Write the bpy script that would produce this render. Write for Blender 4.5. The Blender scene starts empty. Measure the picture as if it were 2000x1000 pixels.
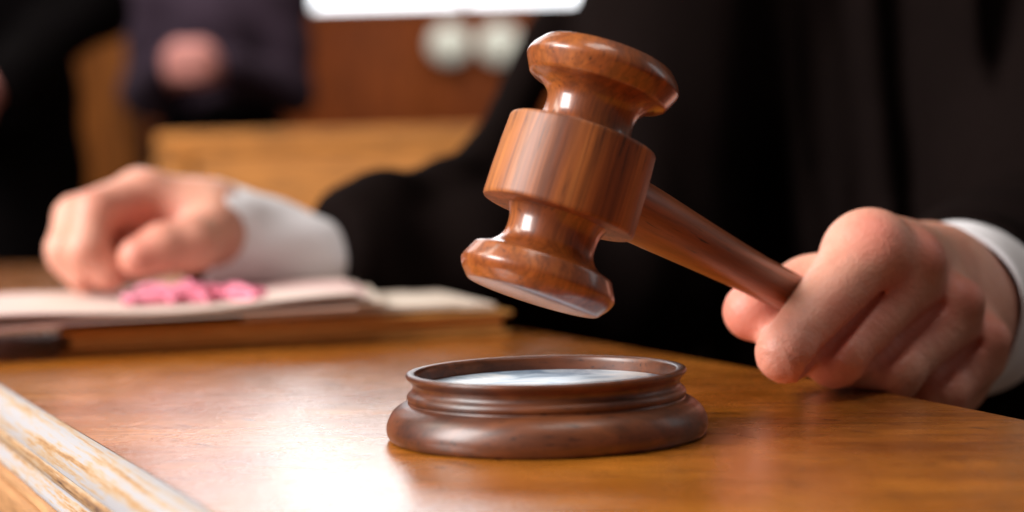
import bpy, bmesh, math, random
import numpy as np
from mathutils import Vector, Matrix

random.seed(7)
rng = np.random.default_rng(7)
scene = bpy.context.scene
col = scene.collection

# ------------------------------------------------------------------ camera
CAM = Vector((0.0, 0.0, 0.0652))         # 6.5 cm above the desk top
PITCH = math.radians(2.30)                # looks slightly down
ROLL = math.radians(1.5)
FPX, CX, CY = 3333.0, 1000.0, 500.0
fwd = Vector((0, math.cos(PITCH), -math.sin(PITCH)))
right0 = Vector((1, 0, 0))
up0 = right0.cross(fwd)
right = right0 * math.cos(ROLL) - up0 * math.sin(ROLL)
up = up0 * math.cos(ROLL) + right0 * math.sin(ROLL)
cam_data = bpy.data.cameras.new("camera")
cam = bpy.data.objects.new("camera", cam_data)
col.objects.link(cam)
cam.matrix_world = Matrix(((right.x, up.x, -fwd.x, CAM.x),
                           (right.y, up.y, -fwd.y, CAM.y),
                           (right.z, up.z, -fwd.z, CAM.z),
                           (0, 0, 0, 1)))
cam_data.sensor_width = 36.0
cam_data.lens = 60.0
cam_data.clip_start = 0.01
cam_data.clip_end = 60
cam_data.dof.use_dof = True
cam_data.dof.focus_distance = 0.459
cam_data.dof.aperture_fstop = 6.6
cam_data.dof.aperture_blades = 0
scene.camera = cam

def P(px, py, Y):
    """world point at distance Y in front of the lens seen at photograph pixel px, py"""
    d = fwd + right * ((px - CX) / FPX) - up * ((py - CY) / FPX)
    return CAM + d * (Y / d.y)

def T(px, py):
    """point of the desk plane z = 0 seen at photograph pixel px, py"""
    d = fwd + right * ((px - CX) / FPX) - up * ((py - CY) / FPX)
    q = CAM - d * (CAM.z / d.z)
    return (q.x, q.y)

# ------------------------------------------------------------------ world, lamps, exposure
world = bpy.data.worlds.new("World")
scene.world = world
world.use_nodes = True
bg = world.node_tree.nodes['Background']
bg.inputs['Color'].default_value = (1.0, 0.86, 0.74, 1)
bg.inputs['Strength'].default_value = 0.095
scene.view_settings.view_transform = 'Standard'
scene.view_settings.look = 'None'
scene.view_settings.exposure = 0
scene.view_settings.gamma = 1

def area(name, loc, target, sx, sy, power, color):
    l = bpy.data.lights.new(name, 'AREA')
    l.shape = 'RECTANGLE'; l.size = sx; l.size_y = sy
    l.energy = power; l.color = color
    o = bpy.data.objects.new(name, l); col.objects.link(o)
    o.location = loc
    o.rotation_euler = (Vector(target) - Vector(loc)).to_track_quat('-Z', 'Y').to_euler()
    return o
GAV = (0.015, 0.44, 0.05)
area('side_window_light', (-1.85, -0.10, 1.2), (0.0, 0.5, 0.05), 1.0, 1.5, 112, (1.0, 0.97, 0.95))
area('back_window_light', (-1.3, 3.6, 1.7), (0.0, 0.6, 0.0), 1.6, 1.0, 11, (0.95, 0.97, 1.0))
area('ceiling_light', (0.25, 0.25, 1.7), (0.05, 0.5, 0), 0.8, 0.5, 7, (1.0, 0.93, 0.85))
area('right_rim_fill', (1.05, 0.80, 0.60), GAV, 0.3, 0.5, 0.5, (0.95, 0.97, 1.0))  # small added source for rim highlights; no window is known there
area('background_fill_light', (-1.0, 2.9, 1.9), (-0.6, 4.2, 0.2), 1.4, 0.8, 36, (1.0, 0.90, 0.80))  # unseen fill added to brighten the people behind
area('far_wall_light', (-0.8, 11.0, 3.2), (-0.8, 15.0, 0.8), 1.8, 1.0, 150, (1.0, 0.90, 0.80))
area('bench_light', (-1.0, 0.85, 1.0), (-0.1, 2.3, 0.0), 0.8, 0.5, 9.5, (1.0, 0.86, 0.72))

# ------------------------------------------------------------------ helpers
def empty(name, loc, rot=None):
    o = bpy.data.objects.new(name, None); col.objects.link(o)
    o.location = loc
    o.empty_display_size = 0.02
    if rot is not None: o.rotation_euler = rot
    return o

def tag(o, label=None, cat=None, group=None, kind=None):
    if label: o['label'] = label
    if cat: o['category'] = cat
    if group: o['group'] = group
    if kind: o['kind'] = kind
    return o

def wloc(p):
    v = Vector((0, 0, 0))
    while p is not None:
        v = v + Vector(p.location); p = p.parent
    return v

def build(name, verts, faces, mat, parent=None, smooth=True, world=True, auto=None):
    """link a mesh; world coordinates are made local to the parent"""
    verts = np.asarray(verts, dtype=float)
    if parent is not None and world:
        verts = verts - np.array(wloc(parent))
    me = bpy.data.meshes.new(name)
    me.from_pydata([tuple(v) for v in verts], [], [tuple(int(i) for i in f) for f in faces])
    me.update()
    if smooth:
        me.polygons.foreach_set('use_smooth', [True] * len(me.polygons))
        if auto: me.set_sharp_from_angle(angle=math.radians(auto))
    o = bpy.data.objects.new(name, me); col.objects.link(o)
    if mat: me.materials.append(mat)
    if parent is not None: o.parent = parent
    return o

def box_mesh(x0, x1, y0, y1, z0, z1, bev=0.0, seg=2):
    bm = bmesh.new()
    bmesh.ops.create_cube(bm, size=1)
    for v in bm.verts:
        v.co = Vector(((x0 + x1) / 2 + v.co.x * (x1 - x0), (y0 + y1) / 2 + v.co.y * (y1 - y0), (z0 + z1) / 2 + v.co.z * (z1 - z0)))
    if bev > 0:
        bmesh.ops.bevel(bm, geom=bm.edges[:], offset=bev, segments=seg, profile=0.5, affect='EDGES')
    vs = [tuple(v.co) for v in bm.verts]
    bm.verts.index_update()
    fs = [[v.index for v in f.verts] for f in bm.faces]
    bm.free()
    return vs, fs

def box(name, mat, x0, x1, y0, y1, z0, z1, parent=None, bev=0.003):
    vs, fs = box_mesh(x0, x1, y0, y1, z0, z1, bev)
    return build(name, vs, fs, mat, parent, auto=40)

def lathe(name, prof, mat, parent, n=128, auto=30):
    """profile [(r, z)] turned about local z"""
    vs, fs, rings = [], [], []
    for r, z in prof:
        if r < 1e-7:
            rings.append([len(vs)]); vs.append((0, 0, z))
        else:
            k0 = len(vs)
            for i in range(n):
                a = 2 * math.pi * i / n
                vs.append((r * math.cos(a), r * math.sin(a), z))
            rings.append(list(range(k0, k0 + n)))
    for A, B in zip(rings[:-1], rings[1:]):
        for i in range(n):
            j = (i + 1) % n
            if len(A) == 1 and len(B) == 1: continue
            if len(A) == 1: fs.append((A[0], B[j], B[i]))
            elif len(B) == 1: fs.append((A[i], A[j], B[0]))
            else: fs.append((A[i], A[j], B[j], B[i]))
    return build(name, vs, fs, mat, parent, world=False, auto=auto)

def spline(pts, sub=6):
    """Catmull-Rom through 2-D or 3-D points"""
    pts = [np.array(p, float) for p in pts]
    out = []
    for i in range(len(pts) - 1):
        p0 = pts[max(i - 1, 0)]; p1 = pts[i]; p2 = pts[i + 1]; p3 = pts[min(i + 2, len(pts) - 1)]
        for k in range(sub):
            t = k / sub
            out.append(0.5 * ((2 * p1) + (-p0 + p2) * t + (2 * p0 - 5 * p1 + 4 * p2 - p3) * t * t + (-p0 + 3 * p1 - 3 * p2 + p3) * t ** 3))
    out.append(pts[-1])
    return out

def tube(name, pts, radii, mat, parent=None, n=14, caps=True, auto=None):
    vs, fs = [], []
    pts = [Vector(p) for p in pts]
    for i, p in enumerate(pts):
        t = (pts[min(i + 1, len(pts) - 1)] - pts[max(i - 1, 0)]).normalized()
        a = t.cross(Vector((0, 0, 1)) if abs(t.z) < 0.9 else Vector((1, 0, 0))).normalized()
        b = t.cross(a)
        for k in range(n):
            an = 2 * math.pi * k / n
            vs.append(tuple(p + (a * math.cos(an) + b * math.sin(an)) * radii[i]))
    for i in range(len(pts) - 1):
        for k in range(n):
            j = (k + 1) % n
            fs.append((i * n + k, i * n + j, (i + 1) * n + j, (i + 1) * n + k))
    if caps:
        fs.append(tuple(range(n))[::-1]); fs.append(tuple((len(pts) - 1) * n + k for k in range(n)))
    return build(name, vs, fs, mat, parent, auto=auto)

# ---- implicit surfaces: smooth union of tapered capsules, meshed with surface nets
def cap(X, a, b, r1, r2):
    a = np.array(a, float); b = np.array(b, float)
    ba = b - a
    pa = [X[i] - a[i] for i in range(3)]
    t = np.clip((pa[0] * ba[0] + pa[1] * ba[1] + pa[2] * ba[2]) / max(ba @ ba, 1e-12), 0, 1)
    d = np.sqrt((pa[0] - ba[0] * t) ** 2 + (pa[1] - ba[1] * t) ** 2 + (pa[2] - ba[2] * t) ** 2)
    return d - (r1 + (r2 - r1) * t)

def ell(X, c, r):
    q = [(X[i] - c[i]) / r[i] for i in range(3)]
    k = np.sqrt(q[0] ** 2 + q[1] ** 2 + q[2] ** 2)
    return (k - 1) * min(r)

def smin(a, b, k):
    h = np.clip(0.5 + 0.5 * (b - a) / k, 0, 1)
    return b + (a - b) * h - k * h * (1 - h)

def smax(a, b, k): return -smin(-a, -b, k)

def nets(fn, lo, hi, vox):
    ax = [np.arange(lo[i], hi[i] + vox, vox) for i in range(3)]
    X = np.meshgrid(*ax, indexing='ij', sparse=True)
    V = fn(X)
    V = np.broadcast_to(V, [len(a) for a in ax]).copy()
    V[0] = V[-1] = 1; V[:, 0] = V[:, -1] = 1; V[:, :, 0] = V[:, :, -1] = 1
    S = V < 0
    nx, ny, nz = V.shape
    acc = np.zeros((nx - 1, ny - 1, nz - 1, 3)); cnt = np.zeros((nx - 1, ny - 1, nz - 1))
    corners = [(i, j, k) for i in (0, 1) for j in (0, 1) for k in (0, 1)]
    def sl(c): return tuple(slice(c[q], V.shape[q] - 1 + c[q]) for q in range(3))
    for c in corners:
        for q in range(3):
            if c[q] == 0:
                e = list(c); e[q] = 1
                A = V[sl(c)]; B = V[sl(e)]
                m = (A < 0) != (B < 0)
                t = np.where(m, A / np.where(m, A - B, 1), 0)
                for w in range(3):
                    acc[..., w] += np.where(m, c[w] + (t if w == q else 0), 0)
                cnt += m
    act = cnt > 0
    idx = -np.ones(act.shape, dtype=np.int64); idx[act] = np.arange(act.sum())
    I = np.argwhere(act)
    pos = (I + acc[act] / cnt[act][:, None]) * vox + np.array(lo)
    faces = []
    for q in range(3):
        u, w = (q + 1) % 3, (q + 2) % 3
        A = S[tuple(slice(0, -1) if i == q else slice(None) for i in range(3))]
        B = S[tuple(slice(1, None) if i == q else slice(None) for i in range(3))]
        E = np.argwhere(A != B)
        E = E[(E[:, u] > 0) & (E[:, w] > 0) & (E[:, u] < V.shape[u] - 1) & (E[:, w] < V.shape[w] - 1)]
        ins = A[tuple(E.T)]
        def at(du, dw):
            F = E.copy(); F[:, u] -= du; F[:, w] -= dw
            return idx[tuple(F.T)]
        quad = np.stack([at(1, 1), at(0, 1), at(0, 0), at(1, 0)], 1)
        quad[~ins] = quad[~ins][:, ::-1]
        faces.append(quad)
    return pos, np.concatenate(faces)

# ------------------------------------------------------------------ materials
def new_mat(name):
    m = bpy.data.materials.new(name); m.use_nodes = True
    nt = m.node_tree
    return m, nt, nt.nodes['Principled BSDF']

def nd(nt, typ, **kw):
    n = nt.nodes.new(typ)
    for k, v in kw.items():
        if k in n.inputs.keys(): n.inputs[k].default_value = v
        else: setattr(n, k, v)
    return n

def ramp(nt, fac, stops):
    r = nt.nodes.new('ShaderNodeValToRGB')
    el = r.color_ramp.elements
    while len(el) < len(stops): el.new(0.5)
    for e, (p, c) in zip(el, stops):
        e.position = p; e.color = (c[0], c[1], c[2], 1) if len(c) > 1 else (c[0],) * 3 + (1,)
    nt.links.new(fac, r.inputs[0])
    return r

def mix(nt, fac, a, b, mode='MIX'):
    m = nt.nodes.new('ShaderNodeMix'); m.data_type = 'RGBA'; m.blend_type = mode
    for s, v in ((0, fac), (6, a), (7, b)):
        if isinstance(v, (int, float)): m.inputs[s].default_value = v
        elif isinstance(v, tuple): m.inputs[s].default_value = (*v, 1)
        else: nt.links.new(v, m.inputs[s])
    return m.outputs[2]

def noise(nt, vec, scale, detail=4, rough=0.55, dist=0.0):
    n = nd(nt, 'ShaderNodeTexNoise', Scale=scale, Detail=detail, Roughness=rough, Distortion=dist)
    if vec is not None: nt.links.new(vec, n.inputs['Vector'])
    return n.outputs['Fac']

def mapping(nt, scale, rot=(0, 0, 0), loc=(0, 0, 0)):
    tc = nt.nodes.new('ShaderNodeTexCoord'); mp = nt.nodes.new('ShaderNodeMapping')
    turned = any(rot)     # rot turns the streak direction (local x)
    if turned: mp.vector_type = 'TEXTURE'; scale = tuple(1 / q for q in scale)
    mp.inputs['Scale'].default_value = scale; mp.inputs['Rotation'].default_value = rot; mp.inputs['Location'].default_value = loc
    nt.links.new(tc.outputs['Object'], mp.inputs['Vector'])
    return mp.outputs[0]

def bump(nt, h, strength, dist, bsdf, coat=False):
    b = nd(nt, 'ShaderNodeBump', Strength=strength, Distance=dist)
    nt.links.new(h, b.inputs['Height']); nt.links.new(b.outputs[0], bsdf.inputs['Normal'])
    if coat: nt.links.new(b.outputs[0], bsdf.inputs['Coat Normal'])

def wood(name, dark, mid, light, axis_scale, streak=420, rough=0.3, coat=0.6, coat_rough=0.08, rot=(0, 0, 0), loc=(0, 0, 0), pores=(0.35, 0.5), pore_col=None, bmp=0.15, lines=0.0):
    m, nt, b = new_mat(name)
    v = mapping(nt, axis_scale, rot, loc)
    big = noise(nt, v, streak * 0.16, 3, 0.5, 0.6)
    fine = noise(nt, v, streak, 6, 0.65, 0.2)
    pore = noise(nt, v, streak * 2.2, 3, 0.6)
    base = ramp(nt, big, [(0.3, dark), (0.5, mid), (0.72, light)]).outputs[0]
    f2 = ramp(nt, fine, [(0.33, (0.45,)), (0.62, (1.1,))]).outputs[0]
    c = mix(nt, 0.75, base, f2, 'MULTIPLY')
    pm = ramp(nt, pore, [(pores[0], (1,)), (pores[1], (0,))]).outputs[0]
    pc = pore_col or tuple(x * 0.35 for x in dark)
    c = mix(nt, pm, c, pc)
    if lines:
        ln = noise(nt, v, streak * 0.30, 2, 0.4, 0.3)
        lm = ramp(nt, ln, [(0.478, (0,)), (0.5, (lines,)), (0.522, (0,))]).outputs[0]
        ln2 = noise(nt, v, streak * 0.21, 1, 0.3, 0.0)
        lm2 = ramp(nt, ln2, [(0.41, (0,)), (0.425, (lines,)), (0.44, (0,))]).outputs[0]
        c = mix(nt, lm, c, tuple(x * 0.45 for x in dark)); c = mix(nt, lm2, c, tuple(x * 0.45 for x in dark))
    nt.links.new(c, b.inputs['Base Color'])
    b.inputs['Roughness'].default_value = rough
    b.inputs['Coat Weight'].default_value = coat
    b.inputs['Coat Roughness'].default_value = coat_rough
    bump(nt, fine, bmp, 0.0003, b)
    return m

M_gavel = wood('polished_gavel_wood', (0.18, 0.037, 0.006), (0.30, 0.070, 0.010), (0.42, 0.120, 0.020), (1, 0.6, 0.035), lines=0.4, streak=850, rough=0.40, coat=0.8, coat_rough=0.14, pores=(0.3, 0.41))
M_barrel = wood('satin_barrel_wood', (0.17, 0.038, 0.007), (0.34, 0.092, 0.016), (0.50, 0.175, 0.038), (1, 1, 0.03), streak=640, rough=0.52, coat=0.14, coat_rough=0.34, pores=(0.31, 0.41), bmp=0.3, lines=0.6)
M_handle = wood('polished_handle_wood', (0.17, 0.032, 0.006), (0.30, 0.070, 0.013), (0.38, 0.105, 0.022), (1, 1, 0.05), streak=500, rough=0.40, coat=0.35, coat_rough=0.30, pores=(0.28, 0.36))
M_block = wood('dark_block_wood', (0.055, 0.012, 0.004), (0.115, 0.029, 0.008), (0.19, 0.056, 0.016), (0.15, 1, 1), streak=420, rough=0.42, coat=0.28, coat_rough=0.24, pores=(0.3, 0.40))

# desk top: worn orange varnish
def desk_mat():
    m, nt, b = new_mat('worn_desk_varnish')
    v = mapping(nt, (0.07, 1, 1), rot=(0, 0, math.radians(-10)))
    v2 = mapping(nt, (1, 1, 1))
    big = noise(nt, v2, 14, 3, 0.5, 0.4)
    st = noise(nt, v, 260, 5, 0.6, 0.3)
    fine = noise(nt, v, 900, 4, 0.7)
    c = ramp(nt, big, [(0.3, (0.50, 0.140, 0.012)), (0.5, (0.66, 0.205, 0.018)), (0.72, (0.78, 0.28, 0.030))]).outputs[0]
    c = mix(nt, 0.8, c, ramp(nt, st, [(0.35, (0.42,)), (0.65, (1.15,))]).outputs[0], 'MULTIPLY')
    c = mix(nt, ramp(nt, fine, [(0.33, (1,)), (0.42, (0,))]).outputs[0], c, (0.12, 0.035, 0.008))
    # dark nicks
    nick = noise(nt, mapping(nt, (0.2, 1, 1), rot=(0, 0, math.radians(-50))), 260, 2, 0.4)
    c = mix(nt, ramp(nt, nick, [(0.27, (0.9,)), (0.32, (0,))]).outputs[0], c, (0.05, 0.02, 0.01))
    nt.links.new(c, b.inputs['Base Color'])
    rg = ramp(nt, noise(nt, v2, 45, 5, 0.7, 0.6), [(0.32, (0.18,)), (0.68, (0.34,))]).outputs[0]
    nt.links.new(rg, b.inputs['Roughness'])
    b.inputs['IOR'].default_value = 1.5
    bm_ = mix(nt, 0.5, st, noise(nt, v2, 1500, 3, 0.6))
    b.inputs['Coat Weight'].default_value = 0.8
    nt.links.new(ramp(nt, noise(nt, v2, 70, 6, 0.75, 0.8), [(0.40, (0.15,)), (0.60, (0.24,))]).outputs[0], b.inputs['Coat Roughness'])
    bm_ = mix(nt, 0.35, bm_, ramp(nt, nick, [(0.27, (0,)), (0.38, (1,))]).outputs[0])
    bm_ = mix(nt, 0.4, bm_, noise(nt, v2, 420, 5, 0.75, 0.4))
    bump(nt, bm_, 0.5, 0.0005, b, True)
    b.inputs['Coat Weight'].default_value = 1.0
    return m
M_desk = desk_mat()

def edge_mat(name, worn_lo, worn_hi):
    m, nt, b = new_mat(name)
    v = mapping(nt, (0.016, 1, 1), rot=(0, 0, math.radians(114.9)))
    w = mix(nt, 0.3, noise(nt, v, 620, 5, 0.62, 0.1), noise(nt, mapping(nt, (0.1, 1, 1), rot=(0, 0, math.radians(114.9))), 900, 4, 0.7))
    c = ramp(nt, w, [(worn_lo, (0.40, 0.385, 0.40)), ((worn_lo + worn_hi) / 2, (0.46, 0.34, 0.23)), (worn_hi, (0.42, 0.23, 0.10)), (min(worn_hi + 0.10, 1), (0.13, 0.07, 0.05))]).outputs[0]
    nt.links.new(c, b.inputs['Base Color'])
    b.inputs['Roughness'].default_value = 0.5
    bump(nt, w, 0.5, 0.001, b)
    return m
M_edge = edge_mat('worn_highlight_edge', 0.47, 0.60)  # pale tone blends real wear with a highlight painted along the edge
M_edge2 = edge_mat('worn_ochre_edge', 0.36, 0.52)
M_edge3 = edge_mat('worn_grey_edge', 0.46, 0.56)
M_panel = wood('desk_side_wood', (0.38, 0.17, 0.06), (0.52, 0.26, 0.11), (0.62, 0.35, 0.17), (0.06, 1, 1), streak=420, rough=0.45, coat=0.2, coat_rough=0.25, pores=(0.22, 0.30), rot=(0, 0, math.radians(114.9)))

def plain(name, c, rough=0.6, var=0.0, scale=40, sheen=0.0, spec=0.5):
    m, nt, b = new_mat(name)
    if var:
        n = noise(nt, mapping(nt, (1, 1, 1)), scale, 4, 0.6)
        lo = tuple(x * (1 - var) for x in c); hi = tuple(min(1, x * (1 + var)) for x in c)
        nt.links.new(ramp(nt, n, [(0.3, lo), (0.7, hi)]).outputs[0], b.inputs['Base Color'])
        bump(nt, n, 0.15, 0.002, b)
    else: b.inputs['Base Color'].default_value = (*c, 1)
    b.inputs['Roughness'].default_value = rough
    b.inputs['Specular IOR Level'].default_value = spec
    b.inputs['Sheen Weight'].default_value = sheen
    return m

def cloth(name, c, rough=0.85, weave=2500, sheen=0.1, var=0.15):
    m, nt, b = new_mat(name)
    v = mapping(nt, (1, 1, 1))
    n = noise(nt, v, 14, 4, 0.6)
    w = noise(nt, v, weave, 2, 0.5)
    lo = tuple(x * (1 - var) for x in c); hi = tuple(min(1, x * (1 + var)) for x in c)
    nt.links.new(ramp(nt, n, [(0.3, lo), (0.7, hi)]).outputs[0], b.inputs['Base Color'])
    b.inputs['Roughness'].default_value = rough
    b.inputs['Sheen Weight'].default_value = sheen
    b.inputs['Specular IOR Level'].default_value = 0.05
    bump(nt, w, 0.2, 0.0003, b)
    return m
M_robe = cloth('black_robe_cloth', (0.0054, 0.0032, 0.0029), sheen=0.0)
M_robe.node_tree.nodes['Principled BSDF'].inputs['Specular IOR Level'].default_value = 0.02
M_cuff = cloth('white_shirt_cotton', (0.84, 0.82, 0.85), 0.8, 1800, 0.05, 0.03)
M_suit = cloth('dark_purple_suit_cloth', (0.042, 0.028, 0.044), sheen=0.02)
M_black = cloth('black_trouser_cloth', (0.0022, 0.0015, 0.0018), sheen=0)

def skin_mat():
    m, nt, b = new_mat('skin')
    v = mapping(nt, (1, 1, 1))
    at = nt.nodes.new('ShaderNodeAttribute'); at.attribute_name = 'redness_and_shade'
    mot = noise(nt, v, 90, 4, 0.6)
    base = ramp(nt, mot, [(0.3, (0.60, 0.28, 0.19)), (0.7, (0.70, 0.36, 0.26))]).outputs[0]
    base = mix(nt, ramp(nt, noise(nt, v, 38, 5, 0.65, 0.5), [(0.42, (0,)), (0.72, (0.6,))]).outputs[0], base, (0.60, 0.20, 0.14))
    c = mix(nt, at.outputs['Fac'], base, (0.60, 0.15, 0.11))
    nt.links.new(c, b.inputs['Base Color'])
    b.inputs['Roughness'].default_value = 0.46
    b.inputs['Subsurface Weight'].default_value = 0.25
    b.inputs['Subsurface Radius'].default_value = (1.0, 0.35, 0.2)
    b.inputs['Subsurface Scale'].default_value = 0.004
    fine = noise(nt, v, 900, 3, 0.6)
    wr = noise(nt, mapping(nt, (0.35, 1, 1), rot=(0, math.radians(35), math.radians(20))), 300, 3, 0.6, 0.8)
    c = mix(nt, ramp(nt, wr, [(0.34, (0.16,)), (0.46, (0,))]).outputs[0], c, (0.36, 0.12, 0.08))
    nt.links.new(c, b.inputs['Base Color'])
    bump(nt, mix(nt, 0.5, fine, wr), 0.5, 0.0012, b)
    return m
M_skin = skin_mat()
M_skin2 = plain('far_skin', (0.78, 0.33, 0.30), 0.5, 0.08)

def paper_mat(name, a, b_, scale=9):
    m, nt, b = new_mat(name)
    n = noise(nt, mapping(nt, (1, 1, 1)), scale, 2, 0.4)
    nt.links.new(ramp(nt, n, [(0.4, a), (0.6, b_)]).outputs[0], b.inputs['Base Color'])
    b.inputs['Roughness'].default_value = 0.6
    return m
M_paper = paper_mat('printed_paper', (0.66, 0.54, 0.47), (0.64, 0.40, 0.39))
M_paper2 = paper_mat('cream_paper', (0.62, 0.50, 0.41), (0.68, 0.58, 0.49))
M_pink = plain('pink_ribbon', (0.70, 0.19, 0.28), 0.45, 0.2, 60)

def pages_mat():
    m, nt, b = new_mat('aged_page_edges')
    n = noise(nt, mapping(nt, (0.02, 0.02, 1)), 700, 4, 0.7)
    nt.links.new(ramp(nt, n, [(0.35, (0.34, 0.15, 0.03)), (0.5, (0.62, 0.33, 0.09)), (0.68, (0.80, 0.54, 0.24))]).outputs[0], b.inputs['Base Color'])
    b.inputs['Roughness'].default_value = 0.7
    bump(nt, n, 0.5, 0.0006, b)
    return m
M_pages = pages_mat()
M_cover = plain('brown_book_cover', (0.52, 0.25, 0.06), 0.5, 0.2, 60)
M_gap_shade = plain('black_gap_shade', (0.012, 0.008, 0.008), 0.5)  # black colour standing in for shade under the papers

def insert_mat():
    m, nt, b = new_mat('painted_sheen_disc')
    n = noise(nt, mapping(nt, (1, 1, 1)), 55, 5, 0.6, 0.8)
    nt.links.new(ramp(nt, n, [(0.38, (0.90, 0.93, 0.95)), (0.52, (0.62, 0.74, 0.84)), (0.66, (0.22, 0.33, 0.46))]).outputs[0], b.inputs['Base Color'])  # pale disc; bluish mottling paints window reflections into the colour
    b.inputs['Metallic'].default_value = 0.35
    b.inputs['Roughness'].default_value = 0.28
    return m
M_insert = insert_mat()

# ------------------------------------------------------------------ the setting: floor and back wall
FLOOR = -0.75
M_floor = plain('brown_floor', (0.10, 0.045, 0.02), 0.5, 0.3, 4)
M_wall = wood('red_brown_panelling', (0.19, 0.042, 0.007), (0.24, 0.054, 0.009), (0.29, 0.070, 0.012), (1, 1, 0.1), streak=20, rough=0.6, coat=0.0)
M_wall.node_tree.nodes['Principled BSDF'].inputs['Specular IOR Level'].default_value = 0.1
fl = box('floor', M_floor, -6.5, 6.5, -1.5, 15.3, FLOOR - 0.1, FLOOR, bev=0)
tag(fl, kind='structure')
WY = 15.0
# wall with a real window opening
wx0, wx1, wz0, wz1 = P(120, 30, WY).x, P(1180, 30, WY).x, P(820, 12, WY).z, 5.6
wall = empty('wall', (0, WY, FLOOR)); tag(wall, kind='structure')
def wallbox(x0, x1, z0, z1):
    return box('wall_panel', M_wall, x0, x1, WY, WY + 0.2, z0, z1, wall, bev=0.004)
xs = [-6.5, -5.6, -4.8, wx0]
for a, b_ in zip(xs[:-1], xs[1:]): wallbox(a + 0.004, b_ - 0.004, FLOOR, 6.2)
xs = list(np.linspace(wx0, wx1, 4))
for a, b_ in zip(xs[:-1], xs[1:]): wallbox(a + 0.004, b_ - 0.004, FLOOR, wz0); wallbox(a + 0.004, b_ - 0.004, wz1, 6.2)
xs = [wx1, 2.2, 4.0, 6.5]
for a, b_ in zip(xs[:-1], xs[1:]): wallbox(a + 0.004, b_ - 0.004, FLOOR, 6.2)

m, nt, b = new_mat('bright_daylight_glass')
b.inputs['Base Color'].default_value = (0.8, 0.85, 0.88, 1)
b.inputs['Emission Color'].default_value = (0.88, 0.94, 1.0, 1)
b.inputs['Emission Strength'].default_value = 3.3
M_glow = m
M_frame = plain('window_frame_wood', (0.16, 0.05, 0.015), 0.5)
win = empty('window', (wx0, WY, wz0))
tag(win, 'bright white window high in the brown panelled wall behind', 'window')
mull = P(905, 20, WY).x
fw = 0.05
for a, b_ in ((wx0 + fw, mull - fw / 2), (mull + fw / 2, wx1 - fw)):
    box('pane', M_glow, a, b_, WY + 0.09, WY + 0.10, wz0 + fw * 0.3, wz1 - fw, win, bev=0)
box('frame', M_frame, wx0, wx0 + fw, WY + 0.05, WY + 0.14, wz0, wz1, win)
box('frame', M_frame, wx1 - fw, wx1, WY + 0.05, WY + 0.14, wz0, wz1, win)
box('frame', M_frame, wx0, wx1, WY + 0.04, WY + 0.15, wz1 - fw, wz1 + 0.002, win)
box('sill', M_frame, wx0 - 0.02, wx1 + 0.02, WY - 0.05, WY + 0.16, wz0 - 0.03, wz0 + 0.008, win)
box('mullion', M_frame, mull - fw / 2, mull + fw / 2, WY + 0.05, WY + 0.14, wz0 + 0.009, wz1 - fw - 0.001, win)

# column to the left
M_col = wood('orange_brown_column_wood', (0.22, 0.065, 0.010), (0.30, 0.095, 0.015), (0.36, 0.13, 0.022), (1, 1, 0.1), streak=20, rough=0.6, coat=0.0)
M_col.node_tree.nodes['Principled BSDF'].inputs['Specular IOR Level'].default_value = 0.15
CYY = 5.2
cx0, cx1 = P(138, 100, CYY).x, P(262, 100, CYY).x
colm = empty('wooden_column', ((cx0 + cx1) / 2, CYY, FLOOR))
tag(colm, 'tall orange brown wooden column between the two blurred standing people', 'column')
box('shaft', M_col, cx0, cx1, CYY, CYY + 0.2, FLOOR + 0.2, 2.5, colm, bev=0.02)
box('plinth', M_col, cx0 - 0.03, cx1 + 0.03, CYY - 0.03, CYY + 0.23, FLOOR, FLOOR + 0.2, colm, bev=0.01)

# bench behind the judge
M_bench = wood('honey_bench_wood', (0.55, 0.20, 0.030), (0.58, 0.22, 0.035), (0.61, 0.24, 0.042), (0.1, 1, 1), streak=90, rough=0.75, coat=0.0, coat_rough=0.3)
BY = 2.3
bt = P(620, 252, BY).z
bx0 = P(300, 300, BY).x; bx1 = 0.9
bench = empty('wooden_bench', ((bx0 + bx1) / 2, BY, FLOOR))
tag(bench, 'honey coloured wooden bench with a plain high back behind the white cuffed fist', 'bench')
box('back_panel', M_bench, bx0 + 0.02, bx1 - 0.02, BY + 0.012, BY + 0.035, FLOOR + 0.1, bt - 0.03, bench)
box('top_rail', M_bench, bx0, bx1, BY + 0.006, BY + 0.055, bt - 0.031, bt, bench, bev=0.008)
box('seat', M_bench, bx0, bx1, BY + 0.056, BY + 0.45, FLOOR + 0.42, FLOOR + 0.46, bench, bev=0.008)
for q in (bx0, bx1 - 0.05):
    box('end_post', M_bench, q - 0.001, q + 0.05, BY - 0.001, BY + 0.05, FLOOR, bt - 0.032, bench, bev=0.006)
    box('leg', M_bench, q, q + 0.05, BY + 0.39, BY + 0.44, FLOOR, FLOOR + 0.419, bench, bev=0.006)

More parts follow.
